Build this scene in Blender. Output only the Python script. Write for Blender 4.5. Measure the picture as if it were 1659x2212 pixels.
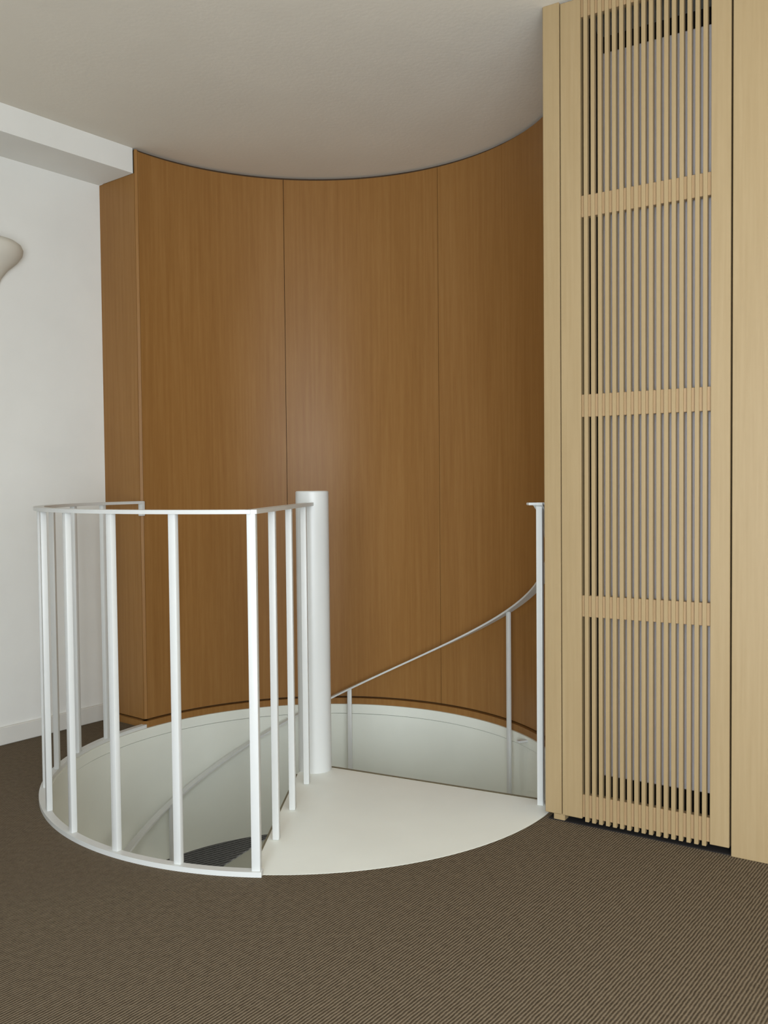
import bpy, bmesh, math
from mathutils import Vector, Matrix
from math import sin, cos, pi, radians, atan2, hypot

scene = bpy.context.scene
COL = scene.collection
for o in list(bpy.data.objects):
    bpy.data.objects.remove(o, do_unlink=True)

# ------------------------------------------------------------------ camera
CAM = Vector((0.0, -3.52889, 1.119))
YAW, PITCH, ROLL, FPX = 0.08373, -0.03207, -0.0096, 1923.37
fw = Vector((sin(YAW), cos(YAW), 0)); rt = Vector((cos(YAW), -sin(YAW), 0)); up = Vector((0, 0, 1))
fw2 = fw * cos(PITCH) + up * sin(PITCH); up2 = up * cos(PITCH) - fw * sin(PITCH)
r3 = rt * cos(ROLL) + up2 * sin(ROLL); u3 = up2 * cos(ROLL) - rt * sin(ROLL)
cam_data = bpy.data.cameras.new('camera'); cam = bpy.data.objects.new('camera', cam_data); COL.objects.link(cam)
cam_data.sensor_fit = 'VERTICAL'; cam_data.sensor_height = 36.0; cam_data.lens = 36.0 * FPX / 2212.0
cam_data.clip_start = 0.02; cam_data.clip_end = 100
M3 = Matrix((r3, u3, -fw2)).transposed()
cam.matrix_world = Matrix.Translation(CAM) @ M3.to_4x4()
scene.camera = cam

# ------------------------------------------------------------------ view, world
scene.view_settings.view_transform = 'Standard'; scene.view_settings.look = 'None'
scene.view_settings.gamma = 1.0; scene.view_settings.use_curve_mapping = False
scene.view_settings.exposure = 0.09
world = bpy.data.worlds.new('world'); scene.world = world; world.use_nodes = True
bg = world.node_tree.nodes['Background']; bg.inputs[0].default_value = (0.75, 0.85, 1.0, 1); bg.inputs[1].default_value = 0.6

# ------------------------------------------------------------------ room frames
tA, oA = 0.74684, 1.28          # left wall heading and distance from the well axis
tB, oB = -0.92136, -0.05268     # door wall
dA = Vector((sin(tA), cos(tA), 0)); nA = Vector((cos(tA), -sin(tA), 0)); PA = nA * -oA
dB = Vector((sin(tB), cos(tB), 0)); nB = Vector((cos(tB), -sin(tB), 0)); PB = nB * oB
rotA = atan2(dA.y, dA.x)        # local x = along wall (away), local y = into the wall
rotB = atan2(-dB.y, -dB.x)      # local x = along wall (toward the viewer), local y = into the wall
MA = Matrix.Translation(PA) @ Matrix.Rotation(rotA, 4, 'Z')
MB = Matrix.Translation(PB) @ Matrix.Rotation(rotB, 4, 'Z')
ZC = 2.655                      # ceiling height
ZLOW = -2.88                    # lower storey floor
DEPTH_REAR = 3.7                # door wall -> opposite wall
DEPTH_SIDE = 5.9                # left wall -> opposite wall
def ln(P, d, Q, e):             # line intersection in plan
    den = d.x * e.y - d.y * e.x
    t = ((Q.x - P.x) * e.y - (Q.y - P.y) * e.x) / den
    return P + d * t
PR = PB - nB * DEPTH_REAR       # rear wall
PF = PA + nA * DEPTH_SIDE       # wall opposite the left wall
c_lr = ln(PA, dA, PR, dB); c_rf = ln(PR, dB, PF, dA); c_fd = ln(PF, dA, PB, dB)


def area(name, loc, direction, sx, sy, power, col):
    l = bpy.data.lights.new(name, 'AREA'); l.shape = 'RECTANGLE'; l.size = sx; l.size_y = sy; l.energy = power; l.color = col
    o = bpy.data.objects.new(name, l); COL.objects.link(o); o.location = loc
    o.rotation_euler = Vector(direction).to_track_quat('-Z', 'Y').to_euler()
    return o
# daylight entering through the two windows behind the viewer
WIN1 = dict(s=2.75, z0=0.10, z1=2.05, w=2.5)      # rear wall (s measured along the door wall)
WIN2 = dict(s=-2.6, z0=0.70, z1=2.05, w=1.6)     # wall opposite the left wall (s along the left wall)
w1c = PR - dB * WIN1['s']; w2c = PF + dA * WIN2['s']
zc1 = (WIN1['z0'] + WIN1['z1']) / 2; zc2 = (WIN2['z0'] + WIN2['z1']) / 2
area('daylight_rear', (w1c.x + nB.x * .03, w1c.y + nB.y * .03, zc1), nB, WIN1['w'], WIN1['z1'] - WIN1['z0'], 158, (0.92, 1.0, 1.07))
area('daylight_side', (w2c.x - nA.x * .03, w2c.y - nA.y * .03, zc2), -nA, WIN2['w'], WIN2['z1'] - WIN2['z0'], 40, (0.92, 1.0, 1.07))
# added fill lamp for the lower storey, where no window is built
area('fill_lower', (3.9, 4.0, ZLOW + 1.2), (-1, 0, -.2), 2.0, 1.4, 150, (1.0, 0.99, 0.96))

# ------------------------------------------------------------------ materials
def mat(name, base, rough=0.5, spec=0.5):
    m = bpy.data.materials.new(name); m.use_nodes = True
    b = m.node_tree.nodes['Principled BSDF']
    b.inputs['Base Color'].default_value = (*base, 1); b.inputs['Roughness'].default_value = rough
    b.inputs['Specular IOR Level'].default_value = spec
    return m
def nodes(m): return m.node_tree.nodes, m.node_tree.links, m.node_tree.nodes['Principled BSDF']

def painted(name, base, rough, var=0.03, scale=3.0, bump=0.02, bscale=180):
    m = mat(name, base, rough, 0.4); N, L, b = nodes(m)
    tc = N.new('ShaderNodeTexCoord'); n1 = N.new('ShaderNodeTexNoise'); n1.inputs['Scale'].default_value = scale; n1.inputs['Detail'].default_value = 4
    L.new(tc.outputs['Object'], n1.inputs['Vector'])
    r = N.new('ShaderNodeValToRGB'); L.new(n1.outputs['Fac'], r.inputs[0])
    r.color_ramp.elements[0].position = .3; r.color_ramp.elements[1].position = .7
    r.color_ramp.elements[0].color = (*[c * (1 - var) for c in base], 1); r.color_ramp.elements[1].color = (*[min(1, c * (1 + var)) for c in base], 1)
    L.new(r.outputs[0], b.inputs['Base Color'])
    n2 = N.new('ShaderNodeTexNoise'); n2.inputs['Scale'].default_value = bscale; L.new(tc.outputs['Object'], n2.inputs['Vector'])
    bp = N.new('ShaderNodeBump'); bp.inputs['Strength'].default_value = bump; bp.inputs['Distance'].default_value = .01
    L.new(n2.outputs['Fac'], bp.inputs['Height']); L.new(bp.outputs[0], b.inputs['Normal'])
    return m

def veneer(name, c0, c1, c2, rough, spec=0.5, fine=90.0, seed=0.0):
    """quarter-sawn veneer: fine vertical grain, broad soft tone bands, tiny flecks"""
    m = mat(name, c1, rough, spec); N, L, b = nodes(m)
    tc = N.new('ShaderNodeTexCoord')
    def nz(sx, sz, scale, detail):
        mp = N.new('ShaderNodeMapping'); mp.inputs['Scale'].default_value = (sx, sx, sz); mp.inputs['Location'].default_value = (seed, seed * .7, seed * 1.3)
        L.new(tc.outputs['Object'], mp.inputs['Vector'])
        n = N.new('ShaderNodeTexNoise'); n.inputs['Scale'].default_value = scale; n.inputs['Detail'].default_value = detail
        L.new(mp.outputs[0], n.inputs['Vector']); return n.outputs['Fac']
    grain = nz(1, 0.03, fine, 5); broad = nz(1, 0.12, 5.0, 2); fleck = nz(1, 0.12, fine * 1.6, 2)
    mx = N.new('ShaderNodeMath'); mx.operation = 'MULTIPLY_ADD'; mx.inputs[1].default_value = 0.5
    L.new(grain, mx.inputs[0])
    m2 = N.new('ShaderNodeMath'); m2.operation = 'MULTIPLY'; m2.inputs[1].default_value = 0.36; L.new(broad, m2.inputs[0])
    m3 = N.new('ShaderNodeMath'); m3.operation = 'MULTIPLY_ADD'; m3.inputs[1].default_value = 0.14; L.new(fleck, m3.inputs[0]); L.new(m2.outputs[0], m3.inputs[2])
    L.new(m3.outputs[0], mx.inputs[2])
    r = N.new('ShaderNodeValToRGB'); e = r.color_ramp.elements
    e[0].position = .34; e[0].color = (*c0, 1); e[1].position = .66; e[1].color = (*c2, 1)
    k = e.new(.5); k.color = (*c1, 1)
    L.new(mx.outputs[0], r.inputs[0]); L.new(r.outputs[0], b.inputs['Base Color'])
    bp = N.new('ShaderNodeBump'); bp.inputs['Strength'].default_value = .05; bp.inputs['Distance'].default_value = .002
    L.new(grain, bp.inputs['Height']); L.new(bp.outputs[0], b.inputs['Normal'])
    return m

def ribbed(name, dark, light, pitch, ang, contrast=(0.25, 0.75), bumpd=.004):
    m = mat(name, dark, 0.95, 0.15); N, L, b = nodes(m)
    tc = N.new('ShaderNodeTexCoord'); mp = N.new('ShaderNodeMapping'); mp.vector_type = 'POINT'
    mp.inputs['Rotation'].default_value = (0, 0, -ang)      # local y across the ribs
    L.new(tc.outputs['Object'], mp.inputs['Vector'])
    sep = N.new('ShaderNodeSeparateXYZ'); L.new(mp.outputs[0], sep.inputs[0])
    # slight waviness of the yarn rows
    nw = N.new('ShaderNodeTexNoise'); nw.inputs['Scale'].default_value = 40; L.new(mp.outputs[0], nw.inputs['Vector'])
    ma = N.new('ShaderNodeMath'); ma.operation = 'MULTIPLY_ADD'; ma.inputs[1].default_value = pitch * .5; L.new(nw.outputs['Fac'], ma.inputs[0]); L.new(sep.outputs['Y'], ma.inputs[2])
    mu = N.new('ShaderNodeMath'); mu.operation = 'MULTIPLY'; mu.inputs[1].default_value = 2 * pi / pitch; L.new(ma.outputs[0], mu.inputs[0])
    sn = N.new('ShaderNodeMath'); sn.operation = 'SINE'; L.new(mu.outputs[0], sn.inputs[0])
    h = N.new('ShaderNodeMath'); h.operation = 'MULTIPLY_ADD'; h.inputs[1].default_value = .5; h.inputs[2].default_value = .5; L.new(sn.outputs[0], h.inputs[0])
    nf = N.new('ShaderNodeTexNoise'); nf.inputs['Scale'].default_value = 260; nf.inputs['Detail'].default_value = 3; L.new(tc.outputs['Object'], nf.inputs['Vector'])
    nb = N.new('ShaderNodeTexNoise'); nb.inputs['Scale'].default_value = 55; nb.inputs['Detail'].default_value = 4; L.new(tc.outputs['Object'], nb.inputs['Vector'])
    s1 = N.new('ShaderNodeMath'); s1.operation = 'MULTIPLY_ADD'; s1.inputs[1].default_value = .55; L.new(nf.outputs['Fac'], s1.inputs[0]); 
    s2 = N.new('ShaderNodeMath'); s2.operation = 'MULTIPLY_ADD'; s2.inputs[1].default_value = .55; s2.inputs[2].default_value = -.3; L.new(nb.outputs['Fac'], s2.inputs[0]); L.new(s2.outputs[0], s1.inputs[2])
    s3 = N.new('ShaderNodeMath'); s3.operation = 'MULTIPLY_ADD'; s3.inputs[1].default_value = .75; L.new(h.outputs[0], s3.inputs[0]); L.new(s1.outputs[0], s3.inputs[2])
    r = N.new('ShaderNodeValToRGB'); e = r.color_ramp.elements
    e[0].position = contrast[0]; e[0].color = (*dark, 1); e[1].position = contrast[1]; e[1].color = (*light, 1)
    L.new(s3.outputs[0], r.inputs[0]); L.new(r.outputs[0], b.inputs['Base Color'])
    bp = N.new('ShaderNodeBump'); bp.inputs['Strength'].default_value = .5; bp.inputs['Distance'].default_value = bumpd
    L.new(s3.outputs[0], bp.inputs['Height']); L.new(bp.outputs[0], b.inputs['Normal'])
    return m

M = {}
M['wall'] = painted('white_wall_paint', (0.82, 0.82, 0.78), 0.85)
M['ceiling'] = painted('ceiling_paint', (0.77, 0.73, 0.64), 0.9, var=.04, scale=1.5, bump=.06, bscale=60)
M['skirting_white'] = painted('white_satin_skirting', (0.74, 0.73, 0.68), 0.5)
M['steel'] = painted('white_lacquered_steel', (0.68, 0.69, 0.67), 0.35, var=.01, bump=.0)
M['platform'] = painted('cream_floor_lacquer', (0.88, 0.90, 0.84), 0.5, var=.02, scale=4, bump=.01, bscale=40)
M['drum'] = painted('well_paint', (0.82, 0.84, 0.76), 0.7)
M['cherry'] = veneer('dark_cherry_veneer', (0.268, 0.125, 0.034), (0.300, 0.146, 0.042), (0.334, 0.170, 0.053), 0.40, 0.22, 70)
M['maple'] = veneer('pale_maple', (0.335, 0.238, 0.119), (0.358, 0.258, 0.133), (0.381, 0.278, 0.148), 0.45, 0.4, 110, 3.1)
M['maple_rail'] = veneer('pale_maple_rail', (0.355, 0.234, 0.116), (0.378, 0.250, 0.129), (0.401, 0.266, 0.143), 0.5, 0.35, 110, 5.7)
M['dark'] = painted('recess_shade', (0.012, 0.009, 0.008), 0.9, bump=0)  # near-black colour standing in for the shade inside the closet
M['joint'] = painted('shadow_joint', (0.07, 0.04, 0.02), 0.9, bump=0)
M['carpet'] = ribbed('ribbed_brown_carpet', (0.058, 0.042, 0.026), (0.205, 0.160, 0.108), 0.008, rotA, (.2, .95))
M['mat'] = ribbed('dark_ribbed_mat', (0.045, 0.046, 0.047), (0.17, 0.175, 0.18), 0.05, -0.47, (.2, .95))
M['lower_floor'] = painted('pale_lower_floor', (0.42, 0.43, 0.38), 0.6)
M['white_panel'] = painted('grey_white_panel', (0.66, 0.625, 0.63), 0.5)
M['glass'] = mat('window_glass', (0.9, 0.95, 1.0), 0.02)
M['glass'].node_tree.nodes['Principled BSDF'].inputs['Transmission Weight'].default_value = 1.0
M['plaster'] = painted('plaster_lamp', (0.66, 0.63, 0.55), 0.8)

# ------------------------------------------------------------------ helpers
def link(name, me, m=None, parent=None, mw=None):
    o = bpy.data.objects.new(name, me); COL.objects.link(o)
    if m is not None and me is not None and not me.materials: me.materials.append(m)
    if parent is not None: o.parent = parent
    if mw is not None: o.matrix_local = mw
    return o
def tag(o, label=None, cat=None, group=None, kind=None):
    if label: o['label'] = label
    if cat: o['category'] = cat
    if group: o['group'] = group
    if kind: o['kind'] = kind
    return o
def empty(name, mw=None, loc=None):
    o = bpy.data.objects.new(name, None); COL.objects.link(o); o.empty_display_size = .1
    if mw is not None: o.matrix_world = mw
    if loc is not None: o.location = loc
    return o
def done(bm, smooth=False, name='mesh'):
    bmesh.ops.recalc_face_normals(bm, faces=bm.faces)
    me = bpy.data.meshes.new(name); bm.to_mesh(me); bm.free()
    if smooth:
        me.polygons.foreach_set('use_smooth', [True] * len(me.polygons))
        try: me.set_sharp_from_angle(angle=radians(35))
        except Exception: pass
    return me
def box(bm, x0, x1, y0, y1, z0, z1, bev=0.0, seg=2):
    g = bmesh.ops.create_cube(bm, size=1.0)
    bmesh.ops.scale(bm, vec=(x1 - x0, y1 - y0, z1 - z0), verts=g['verts'])
    bmesh.ops.translate(bm, vec=((x0 + x1) / 2, (y0 + y1) / 2, (z0 + z1) / 2), verts=g['verts'])
    if bev > 0:
        es = list({e for v in g['verts'] for e in v.link_edges})
        bmesh.ops.bevel(bm, geom=es, offset=bev, segments=seg, affect='EDGES', profile=.5)
def boxme(x0, x1, y0, y1, z0, z1, bev=0.0, seg=1, name='box'):
    bm = bmesh.new(); box(bm, x0, x1, y0, y1, z0, z1, bev, seg); return done(bm, bev > 0, name)
def cyl(a, r): return (r * sin(a), -r * cos(a))    # a = 0 towards the viewer, positive to the right
def arc(bm, r0, r1, z0, z1, a0, a1, n, zf=None):
    """solid ring sector between two radii and two heights, angles in degrees"""
    ring = []
    full = abs(a1 - a0) >= 359.99
    for i in range(n + (0 if full else 1)):
        a = radians(a0 + (a1 - a0) * i / n)
        (xi, yi), (xo, yo) = cyl(a, r0), cyl(a, r1)
        ring.append([bm.verts.new((xi, yi, z0)), bm.verts.new((xo, yo, z0)), bm.verts.new((xo, yo, z1)), bm.verts.new((xi, yi, z1))])
    m = len(ring)
    for i in range(m if full else m - 1):
        A, B = ring[i], ring[(i + 1) % m]
        for k in range(4):
            bm.faces.new((A[k], A[(k + 1) % 4], B[(k + 1) % 4], B[k]))
    if not full:
        bm.faces.new(ring[0]); bm.faces.new(ring[-1][::-1])
def arcme(*args, **kw):
    bm = bmesh.new(); arc(bm, *args); return done(bm, True, 'arc')
def sweep(bm, pts, sides, w, h):
    """rectangular bar along pts; sides[i] = unit horizontal width direction; w wide, h thick (hanging below the path)"""
    rings = []
    for P, s in zip(pts, sides):
        P = Vector(P); s = Vector(s)
        rings.append([bm.verts.new(P + s * (w / 2)), bm.verts.new(P - s * (w / 2)), bm.verts.new(P - s * (w / 2) - Vector((0, 0, h))), bm.verts.new(P + s * (w / 2) - Vector((0, 0, h)))])
    for A, B in zip(rings, rings[1:]):
        for k in range(4): bm.faces.new((A[k], A[(k + 1) % 4], B[(k + 1) % 4], B[k]))
    bm.faces.new(rings[0]); bm.faces.new(rings[-1][::-1])
def prism(bm, poly, z0, z1):
    lo = [bm.verts.new((x, y, z0)) for x, y in poly]; hi = [bm.verts.new((x, y, z1)) for x, y in poly]
    n = len(poly)
    for i in range(n): bm.faces.new((lo[i], lo[(i + 1) % n], hi[(i + 1) % n], hi[i]))
    bm.faces.new(hi); bm.faces.new(lo[::-1])
def holed_slab(poly, r, z0, z1, n=160):
    """convex slab with a round hole about the well axis"""
    angs = {i * 2 * pi / n for i in range(n)}
    angs |= {atan2(p.y, p.x) % (2 * pi) for p in poly}
    angs = sorted(angs); bm = bmesh.new(); ring = []
    for a in angs:
        d = Vector((cos(a), sin(a), 0)); best = None
        for P, Q in zip(poly, poly[1:] + poly[:1]):
            e = Q - P; den = d.x * e.y - d.y * e.x
            if abs(den) < 1e-9: continue
            t = (P.x * e.y - P.y * e.x) / den; u = (P.x * d.y - P.y * d.x) / den
            if t > 0 and -1e-6 <= u <= 1 + 1e-6 and (best is None or t < best): best = t
        i_, o_ = d * r, d * best
        ring.append([bm.verts.new((i_.x, i_.y, z0)), bm.verts.new((o_.x, o_.y, z0)), bm.verts.new((o_.x, o_.y, z1)), bm.verts.new((i_.x, i_.y, z1))])
    for A, B in zip(ring, ring[1:] + ring[:1]):
        for k in range(4): bm.faces.new((A[k], A[(k + 1) % 4], B[(k + 1) % 4], B[k]))
    return done(bm, False, 'slab')

# ------------------------------------------------------------------ floor, ceiling, outer walls
back1 = PA + dA * 0.9; back2 = Vector((1.45, 1.25, 0))
plan = [c_lr, c_rf, c_fd, back2, back1]
tag(link('floor', holed_slab(plan, 1.0, -0.03, 0.0), M['carpet']), 'brown ribbed carpet with a round opening for the stair', kind='structure')
bm = bmesh.new(); prism(bm, [(p.x, p.y) for p in plan], ZC, ZC + .1)
tag(link('ceiling', done(bm), M['ceiling']), 'plain off white plaster ceiling', kind='structure')

COR = -0.0488                                   # left wall inner corner (along dA)
L_len = (c_lr - PA).dot(dA)
tag(link('wall_left', boxme(L_len, COR, 0, .12, 0, ZC), M['wall'], mw=MA), 'plain white painted wall', kind='structure')
tag(link('baseboard_left', boxme(L_len, COR - .002, -.014, 0, 0, .078, .003), M['skirting_white'], mw=MA), 'low white skirting board', kind='structure')
tag(link('trim_1', boxme(L_len, COR - .002, -.262, 0, 2.542, ZC), M['wall'], mw=MA), 'boxed white beam under the ceiling along the white wall', kind='structure')

def window_wall(name, winname, mw, x0, x1, w, label, m):
    """wall in a local frame (x along, y into the wall) with one window opening, frame and panes"""
    xa, xb = w['s'] - w['w'] / 2, w['s'] + w['w'] / 2
    bm = bmesh.new()
    box(bm, x0, xa, 0, .15, 0, ZC); box(bm, xb, x1, 0, .15, 0, ZC)
    box(bm, xa, xb, 0, .15, 0, w['z0']); box(bm, xa, xb, 0, .15, w['z1'], ZC)
    tag(link(name, done(bm), m, mw=mw), label, kind='structure')
    root = empty(winname, mw); tag(root, kind='structure')
    bm = bmesh.new(); f = .05
    box(bm, xa, xb, .04, .1, w['z0'], w['z0'] + f); box(bm, xa, xb, .04, .1, w['z1'] - f, w['z1'])
    box(bm, xa, xa + f, .04, .1, w['z0'] + f, w['z1'] - f); box(bm, xb - f, xb, .04, .1, w['z0'] + f, w['z1'] - f)
    xm = (xa + xb) / 2; box(bm, xm - f / 2, xm + f / 2, .04, .1, w['z0'] + f, w['z1'] - f)
    link('window_frame', done(bm), M['skirting_white'], root)
    for a, b in ((xa + f, xm - f / 2), (xm + f / 2, xb - f)):
        link('pane', boxme(a, b, .066, .072, w['z0'] + f, w['z1'] - f), M['glass'], root)
# rear wall: local x along -dB reversed so that local y points out of the room
MR = Matrix.Translation(PR) @ Matrix.Rotation(atan2(dB.y, dB.x), 4, 'Z')
MF = Matrix.Translation(PF) @ Matrix.Rotation(atan2(-dA.y, -dA.x), 4, 'Z')
def lx(M_, P): return (M_.inverted() @ P).x
xs = sorted([lx(MR, c_lr), lx(MR, c_rf)]); w = dict(WIN1); w['s'] = lx(MR, w1c)
window_wall('wall_rear', 'window_1', MR, xs[0], xs[1], w, 'pale maple window wall behind the viewer', M['maple'])
xs = sorted([lx(MF, c_rf), lx(MF, c_fd)]); w = dict(WIN2); w['s'] = lx(MF, w2c)
window_wall('wall_front', 'window_2', MF, xs[0], xs[1], w, 'pale maple wall opposite the white wall', M['maple'])

# ------------------------------------------------------------------ curved panelled wall round the stair
AE, A0, A1, A2, A3 = 57.0, 95.3, 140.8, 186.3, 229.3
wb = empty('wall_back'); tag(wb, 'curved wall of dark cherry veneer panels round the stairwell', kind='structure')
link('wall_core', arcme(1.024, 1.12, 0, ZC, AE, A3 - .4, 96), M['joint'], wb)
g = 0.0013 * 180 / pi
for a, b in ((AE, A0), (A0, A1), (A1, A2), (A2, A3)):
    link('panel', arcme(1.004, 1.024, 0.036, ZC - .014, a + g, b - g, 40), M['cherry'], wb)
link('skirting', arcme(0.990, 1.024, 0.0, 0.029, AE, A3 + .9, 96), M['cherry'], wb)
# solid corner lipping and the flat return back to the white wall
xc, yc = cyl(radians(A3 + 1.0), 1.004); corner = Vector((xc, yc, 0)); lc = MA.inverted() @ corner
rx0 = COR + .0                                      # return face runs square to the white wall
dirx = (MA.inverted() @ Vector((*cyl(radians(A3), 1.004), 0))) 
bm = bmesh.new()
p1 = Vector((*cyl(radians(A3 + .05), 1.004), 0)); p2 = MA @ Vector((COR, -.270, 0)); p3 = MA @ Vector((COR + .03, -.262, 0)); p4 = Vector((*cyl(radians(A3 + .05), 1.03), 0))
prism(bm, [(p1.x, p1.y), (p2.x, p2.y), (p3.x, p3.y), (p4.x, p4.y)], .036, ZC - .006)
link('corner_lipping', done(bm), M['cherry'], wb)
bm = bmesh.new(); box(bm, COR, COR + .02, -.266, 0, .036, 2.542)
me = done(bm); me.transform(MA); link('return_panel', me, M['cherry'], wb)
bm = bmesh.new(); box(bm, COR - .012, COR + .02, -.278, -.014, 0, .029)
me = done(bm); me.transform(MA); link('return_skirting', me, M['cherry'], wb)
bm = bmesh.new(); box(bm, COR + .02, COR + .06, -.25, .0, 0, ZC)
me = done(bm); me.transform(MA); link('return_core', me, M['joint'], wb)

# ------------------------------------------------------------------ door wall (local frame MB)
S0, S1, S2, S3, S4, S5 = 1.008, 1.0645, 1.068, 1.135, 1.534, 1.590
T = .032
jm = empty('trim_2', MB); tag(jm, 'pale maple post between the curved wall and the slatted door', kind='structure')
link('jamb', boxme(S0, S1, 0, .06, .022, ZC, .002), M['maple'], jm)
link('foot_block', boxme(S0 + .028, S1 + .010, .004, .04, 0, .024, .0015), M['maple'], jm)
dr = empty('door_1', MB); tag(dr, 'pale maple door of thin upright slats with a dark gap below', kind='structure')
link('stile', boxme(S2, S3, 0, T, .022, ZC - .008, .0015), M['maple'], dr)
link('stile', boxme(S4, S5, 0, T, .022, ZC - .008, .0015), M['maple'], dr)
NS = 17; SW = .0127; GAP = (S4 - S3 - NS * SW) / (NS + 1)
slat = boxme(-SW / 2, SW / 2, 0, .019, .014, ZC - .010, .001)
slat.materials.append(M['maple'])
for i in range(NS):
    x = S3 + GAP * (i + 1) + SW * (i + .5)
    link('slat', slat, None, dr, Matrix.Translation((x, 0, 0)))
for z0, z1 in ((.026, .100), (.682, .751), (1.326, 1.398), (1.9615, 2.0295), (2.589, ZC - .010)):
    link('cross_rail', boxme(S3, S4, .0075, T, z0, z1, .001), M['maple_rail'], dr)
# closet behind the door, its shade painted in as near-black surfaces
cb = empty('wall_closet', MB); tag(cb, 'closet space behind the slatted door, its shade painted near-black', kind='structure')
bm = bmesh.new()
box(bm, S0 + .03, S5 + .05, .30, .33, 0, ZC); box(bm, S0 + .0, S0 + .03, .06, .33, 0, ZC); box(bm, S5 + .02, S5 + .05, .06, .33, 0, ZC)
box(bm, S0 + .012, S5 + .006, .003, .30, 0, .003)  # near-black sheet painting the shadow under the door
link('closet_shade', done(bm), M['dark'], cb)
rp = link('radiator', boxme(1.174, S4 + .015, .048, .075, .160, 2.478, .003), M['white_panel'], mw=MB)
tag(rp, 'tall flat grey white panel seen between the slats of the pale door', 'radiator')
S6 = S5 + .006
S_end = (MB.inverted() @ c_fd).x
wr = empty('wall_right', MB); tag(wr, 'plain pale maple panelled wall beside the slatted door', kind='structure')
link('panel', boxme(S6, S6 + .92, -.004, .03, 0, ZC, .0015), M['maple'], wr)
link('panel', boxme(S6 + .923, S6 + 1.84, -.004, .03, 0, ZC, .0015), M['maple'], wr)
link('panel', boxme(S6 + 1.843, S_end, -.004, .03, 0, ZC, .0015), M['maple'], wr)
link('wall_core', boxme(S6 + .05, S_end, .03, .12, 0, ZC), M['joint'], wr)

# ------------------------------------------------------------------ stairwell drum and lower storey
wd = empty('wall_stairwell'); tag(wd, 'round off white stairwell wall below the floor', kind='structure')
link('drum', arcme(.986, 1.06, -.65, -.05, 0, 360, 160), M['drum'], wd)
link('rim_band', arcme(.982, .9985, -.047, -.0005, 0, 360, 160), M['drum'], wd)
low = [Vector((-4.5, -4.5, 0)), Vector((4.5, -4.5, 0)), Vector((4.5, 9.5, 0)), Vector((-4.5, 9.5, 0))]
bm = bmesh.new(); prism(bm, [(p.x, p.y) for p in low], ZLOW - .05, ZLOW)
tag(link('floor_lower', done(bm), M['lower_floor']), 'pale floor of the lower storey', kind='structure')
tag(link('ceiling_lower', holed_slab(low, 1.058, -.63, -.58), M['ceiling']), 'ceiling of the lower storey', kind='structure')
bm = bmesh.new()
for x0, x1, y0, y1 in ((-4.6, -4.5, -4.6, 9.6), (4.5, 4.6, -4.6, 9.6), (-4.5, 4.5, 9.5, 9.6), (-4.5, 4.5, -4.6, -4.5)):
    box(bm, x0, x1, y0, y1, ZLOW, -.63)
tag(link('wall_lower', done(bm), M['wall']), 'white walls of the lower storey', kind='structure')
# dark ribbed mat on the lower floor, seen through the well
bm = bmesh.new(); box(bm, -1.5, 1.5, -1.0, 1.0, 0, .012, .004)
mt = link('floor_mat', done(bm), M['mat']); mt.location = (-1.70, 6.48, ZLOW); mt.rotation_euler = (0, 0, radians(58.8))
tag(mt, 'dark grey ribbed mat far below, seen through the railing', 'mat')

# ------------------------------------------------------------------ spiral stair
PX, PY = 0.01125, -0.046
ZR = 1.0486
st = empty('spiral_staircase', loc=(PX, PY, ZLOW))
tag(st, 'white steel spiral staircase with thick central pole and cream landing', 'staircase')
Ist = Matrix.Translation((-PX, -PY, -ZLOW))
def part(name, me, m, parent=st): 
    o = link(name, me, m, parent)
    if parent is st: o.matrix_local = Ist
    return o
bm = bmesh.new(); RP = .0645
prof = [(0, ZLOW + .001), (RP, ZLOW + .001), (RP, 1.0885), (RP - .004, 1.0925), (0, 1.0925)]
def lathe(bm, prof, cx, cy, n=48, a0=0, a1=2 * pi):
    rows = []
    full = abs(a1 - a0 - 2 * pi) < 1e-6
    for i in range(n if full else n + 1):
        a = a0 + (a1 - a0) * i / n
        rows.append([bm.verts.new((cx + r * cos(a), cy + r * sin(a), z)) for r, z in prof])
    m = len(rows)
    for i in range(m if full else m - 1):
        A, B = rows[i], rows[(i + 1) % m]
        for k in range(len(prof) - 1): bm.faces.new((A[k], B[k], B[k + 1], A[k + 1]))
    bmesh.ops.remove_doubles(bm, verts=bm.verts, dist=1e-6)
lathe(bm, prof, PX, PY)
part('pole', done(bm, True), M['steel'])
# landing: sector between the guard railing and the head of the flight
AC, AEP = -10.4, 57.6
pc = [Vector((-0.026, -0.1, 0)), ]
poly = [(PX - .05, PY - .035), (-0.045, -0.16)]
n = 60
poly = [(-0.058, -0.10)]
for i in range(n + 1):
    poly.append(cyl(radians(AC + (AEP + 1.0 - AC) * i / n), .9975))
poly += [cyl(radians(AEP + 1.0), .93), (PX + .055, PY + .012), (PX - .03, PY + .04)]
bm = bmesh.new(); prism(bm, poly, -.045, .0)
part('landing', done(bm), M['platform'])
# dark edge strips along the two open sides of the landing
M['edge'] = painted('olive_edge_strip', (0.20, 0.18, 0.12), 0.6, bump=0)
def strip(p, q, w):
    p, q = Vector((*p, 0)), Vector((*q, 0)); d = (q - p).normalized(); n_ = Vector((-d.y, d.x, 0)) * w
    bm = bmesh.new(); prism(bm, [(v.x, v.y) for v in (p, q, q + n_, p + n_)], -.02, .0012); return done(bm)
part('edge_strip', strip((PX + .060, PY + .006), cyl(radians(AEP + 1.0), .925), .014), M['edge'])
part('edge_strip', strip(cyl(radians(AC), .975), (-0.058, -0.11), .006), M['edge'])
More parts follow.
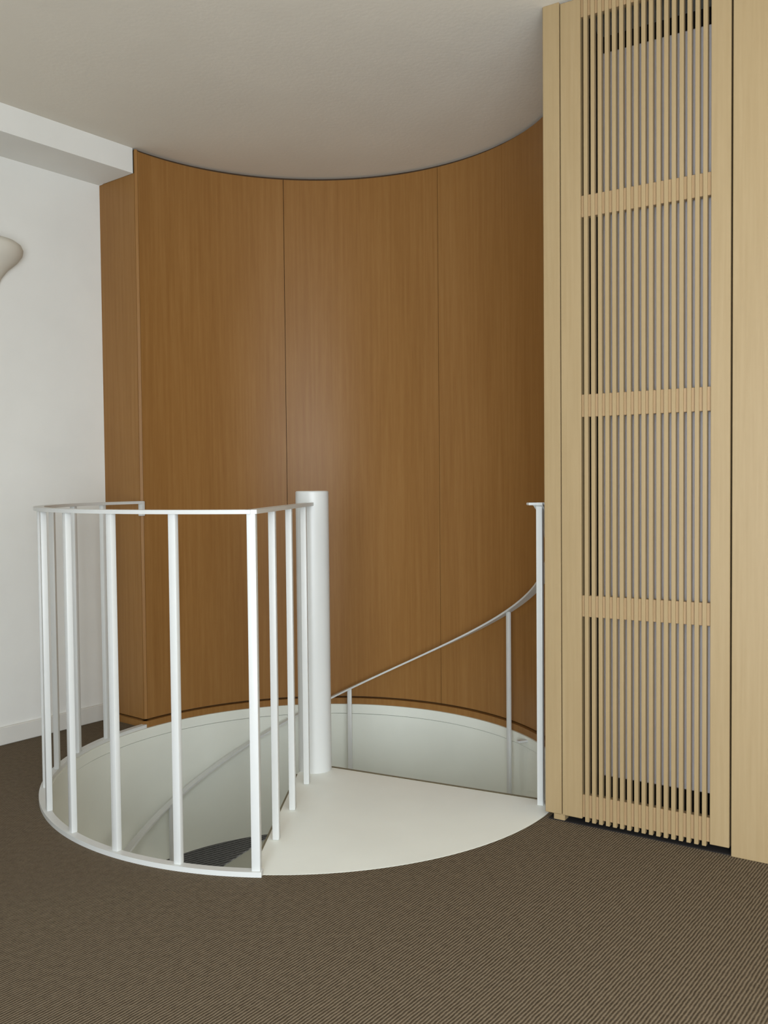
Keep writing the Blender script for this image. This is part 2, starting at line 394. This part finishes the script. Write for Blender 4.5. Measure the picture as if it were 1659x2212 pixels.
# treads
RISE, DEG = 0.192, 24.0
def tread_me():
    bm = bmesh.new(); pts = []
    for i in range(9): pts.append(cyl(radians(-1 + (DEG + 2) * i / 8), .955))
    inner = [cyl(radians(-1 + (DEG + 2) * i / 4), .06) for i in range(5)][::-1]
    prism(bm, pts + inner, -.035, 0)
    return done(bm)
tme = tread_me(); tme.materials.append(M['platform'])
for i in range(14):
    o = link('tread', tme, None, st)
    o.matrix_local = Ist @ Matrix.Translation((0, 0, -RISE * (i + 1))) @ Matrix.Rotation(radians(AEP + DEG * i), 4, 'Z')
# spiral handrail: flat bar starting at the head post
RH = .93
def hz(a): return .554 - .00795 * (a - 110.6) + .058 * max(0, min(1, (76 - a) / 20))
pts, sd = [], []
a = 55.2
while a <= 395:
    z = min(ZR, hz(a)); r = RH + (.948 - RH) * max(0, min(1, (80 - a) / 24))
    x, y = cyl(radians(a), r); pts.append((x, y, z)); sd.append((sin(radians(a)), -cos(radians(a)), 0)); a += 2.5
bm = bmesh.new(); sweep(bm, pts, sd, .034, .009)
part('handrail', done(bm, True), M['steel'])
def post_me(z0, z1, w=.024, d=.020): return boxme(-w / 2, w / 2, -d / 2, d / 2, z0, z1, .003, 2)
def put_post(name, x, y, z0, z1, rz, parent, off, m=None, w=.024, d=.020):
    o = link(name, post_me(z0, z1, w, d), m or M['steel'], parent)
    o.matrix_local = off @ Matrix.Translation((x, y, 0)) @ Matrix.Rotation(rz, 4, 'Z')
    return o
hx, hy = .79, -.5245
put_post('head_post', hx, hy, -.03, ZR - .009, radians(57), st, Ist, w=.022, d=.022)
link('head_post_cap', boxme(-.044, .014, -.014, .014, ZR - .009, ZR, .002), M['steel'], st).matrix_local = Ist @ Matrix.Translation((hx, hy, 0)) @ Matrix.Rotation(.08, 4, 'Z')
for a in (110.6, 168.2, 225.2, 282.5, 340.0):
    i = int((a - AEP) // DEG) + 1
    x, y = cyl(radians(a), RH)
    put_post('baluster', x, y, -RISE * i - .03, hz(a) - .006, radians(a), st, Ist, w=.022, d=.014)
x, y = cyl(radians(107.0), .962)
link('wall_bracket', boxme(-.012, .012, -.025, .025, -.022, -.012, .002), M['steel'], st).matrix_local = Ist @ Matrix.Translation((x, y, 0)) @ Matrix.Rotation(radians(107), 4, 'Z')

# ------------------------------------------------------------------ guard railing round the well
gr = empty('guard_railing', loc=(0, 0, 0))
tag(gr, 'curved white steel guard railing of thin posts round the stairwell', 'railing')
RG = .997
AEND = -129.5
link('kerb_ring', arcme(.9905, 1.0175, 0.0, .015, AEND - 2.6, -8.4, 90), M['steel'], gr)
pts, sd = [], []
ACR = -9.4
for i in range(81):
    a = radians(AEND + (ACR - AEND) * i / 80); x, y = cyl(a, RG); pts.append((x, y, ZR)); sd.append((sin(a), -cos(a), 0))
bm = bmesh.new(); sweep(bm, pts, sd, .036, .012)
link('curved_top_rail', done(bm, True), M['steel'], gr)
Cx, Cy = cyl(radians(ACR), RG)
Ex, Ey = PX - .012, PY - RP + .004
dv = Vector((Ex - Cx, Ey - Cy, 0)); ln_ = dv.length; dv.normalize(); sv = (-dv.y, dv.x, 0)
bm = bmesh.new(); sweep(bm, [(Cx - dv.x * .014, Cy - dv.y * .014, ZR), (Ex, Ey, ZR)], [sv, sv], .036, .012)
link('straight_top_rail', done(bm), M['steel'], gr)
I4 = Matrix.Identity(4)
for a in (-23.2, -36.6, -50.2, -64.2, -79.0, -91.4, -103.6, -115.9):
    x, y = cyl(radians(a), RG); put_post('post', x, y, .014, ZR - .009, radians(a), gr, I4)
put_post('corner_post', Cx, Cy, .0, ZR - .009, radians(ACR), gr, I4, w=.026, d=.026)
for u, v in ((-.128, -.729), (-.085, -.476), (-.044, -.215)):
    t = (Vector((u, v, 0)) - Vector((Cx, Cy, 0))).dot(dv)
    put_post('post', Cx + dv.x * t, Cy + dv.y * t, 0, ZR - .009, atan2(dv.y, dv.x) - pi / 2, gr, I4, w=.022, d=.022)
x, y = cyl(radians(AEND - .2), RG)
put_post('rail_end_stub', x, y, ZR - .068, ZR, radians(AEND), gr, I4, w=.022, d=.022)

# ------------------------------------------------------------------ wall lamp
wl = empty('wall_lamp', MA @ Matrix.Translation((-.612, 0, 2.062)))
tag(wl, 'off white plaster uplighter on the white wall, cut by the frame', 'wall lamp')
prof = [(.024, -.16), (.036, -.10), (.056, -.05), (.082, -.015), (.122, .022), (.142, .050), (.146, .072), (.138, .090), (.118, .104), (.100, .110), (.094, .104), (.112, .088), (.120, .070), (.110, .052), (.07, .03), (.0, .02)]
bm = bmesh.new(); lathe(bm, prof, 0, 0, 32, pi, 2 * pi)
link('lamp_bowl', done(bm, True), M['plaster'], wl)
link('wall_plate', boxme(-.03, .03, -.012, 0, -.17, .04, .004), M['plaster'], wl)
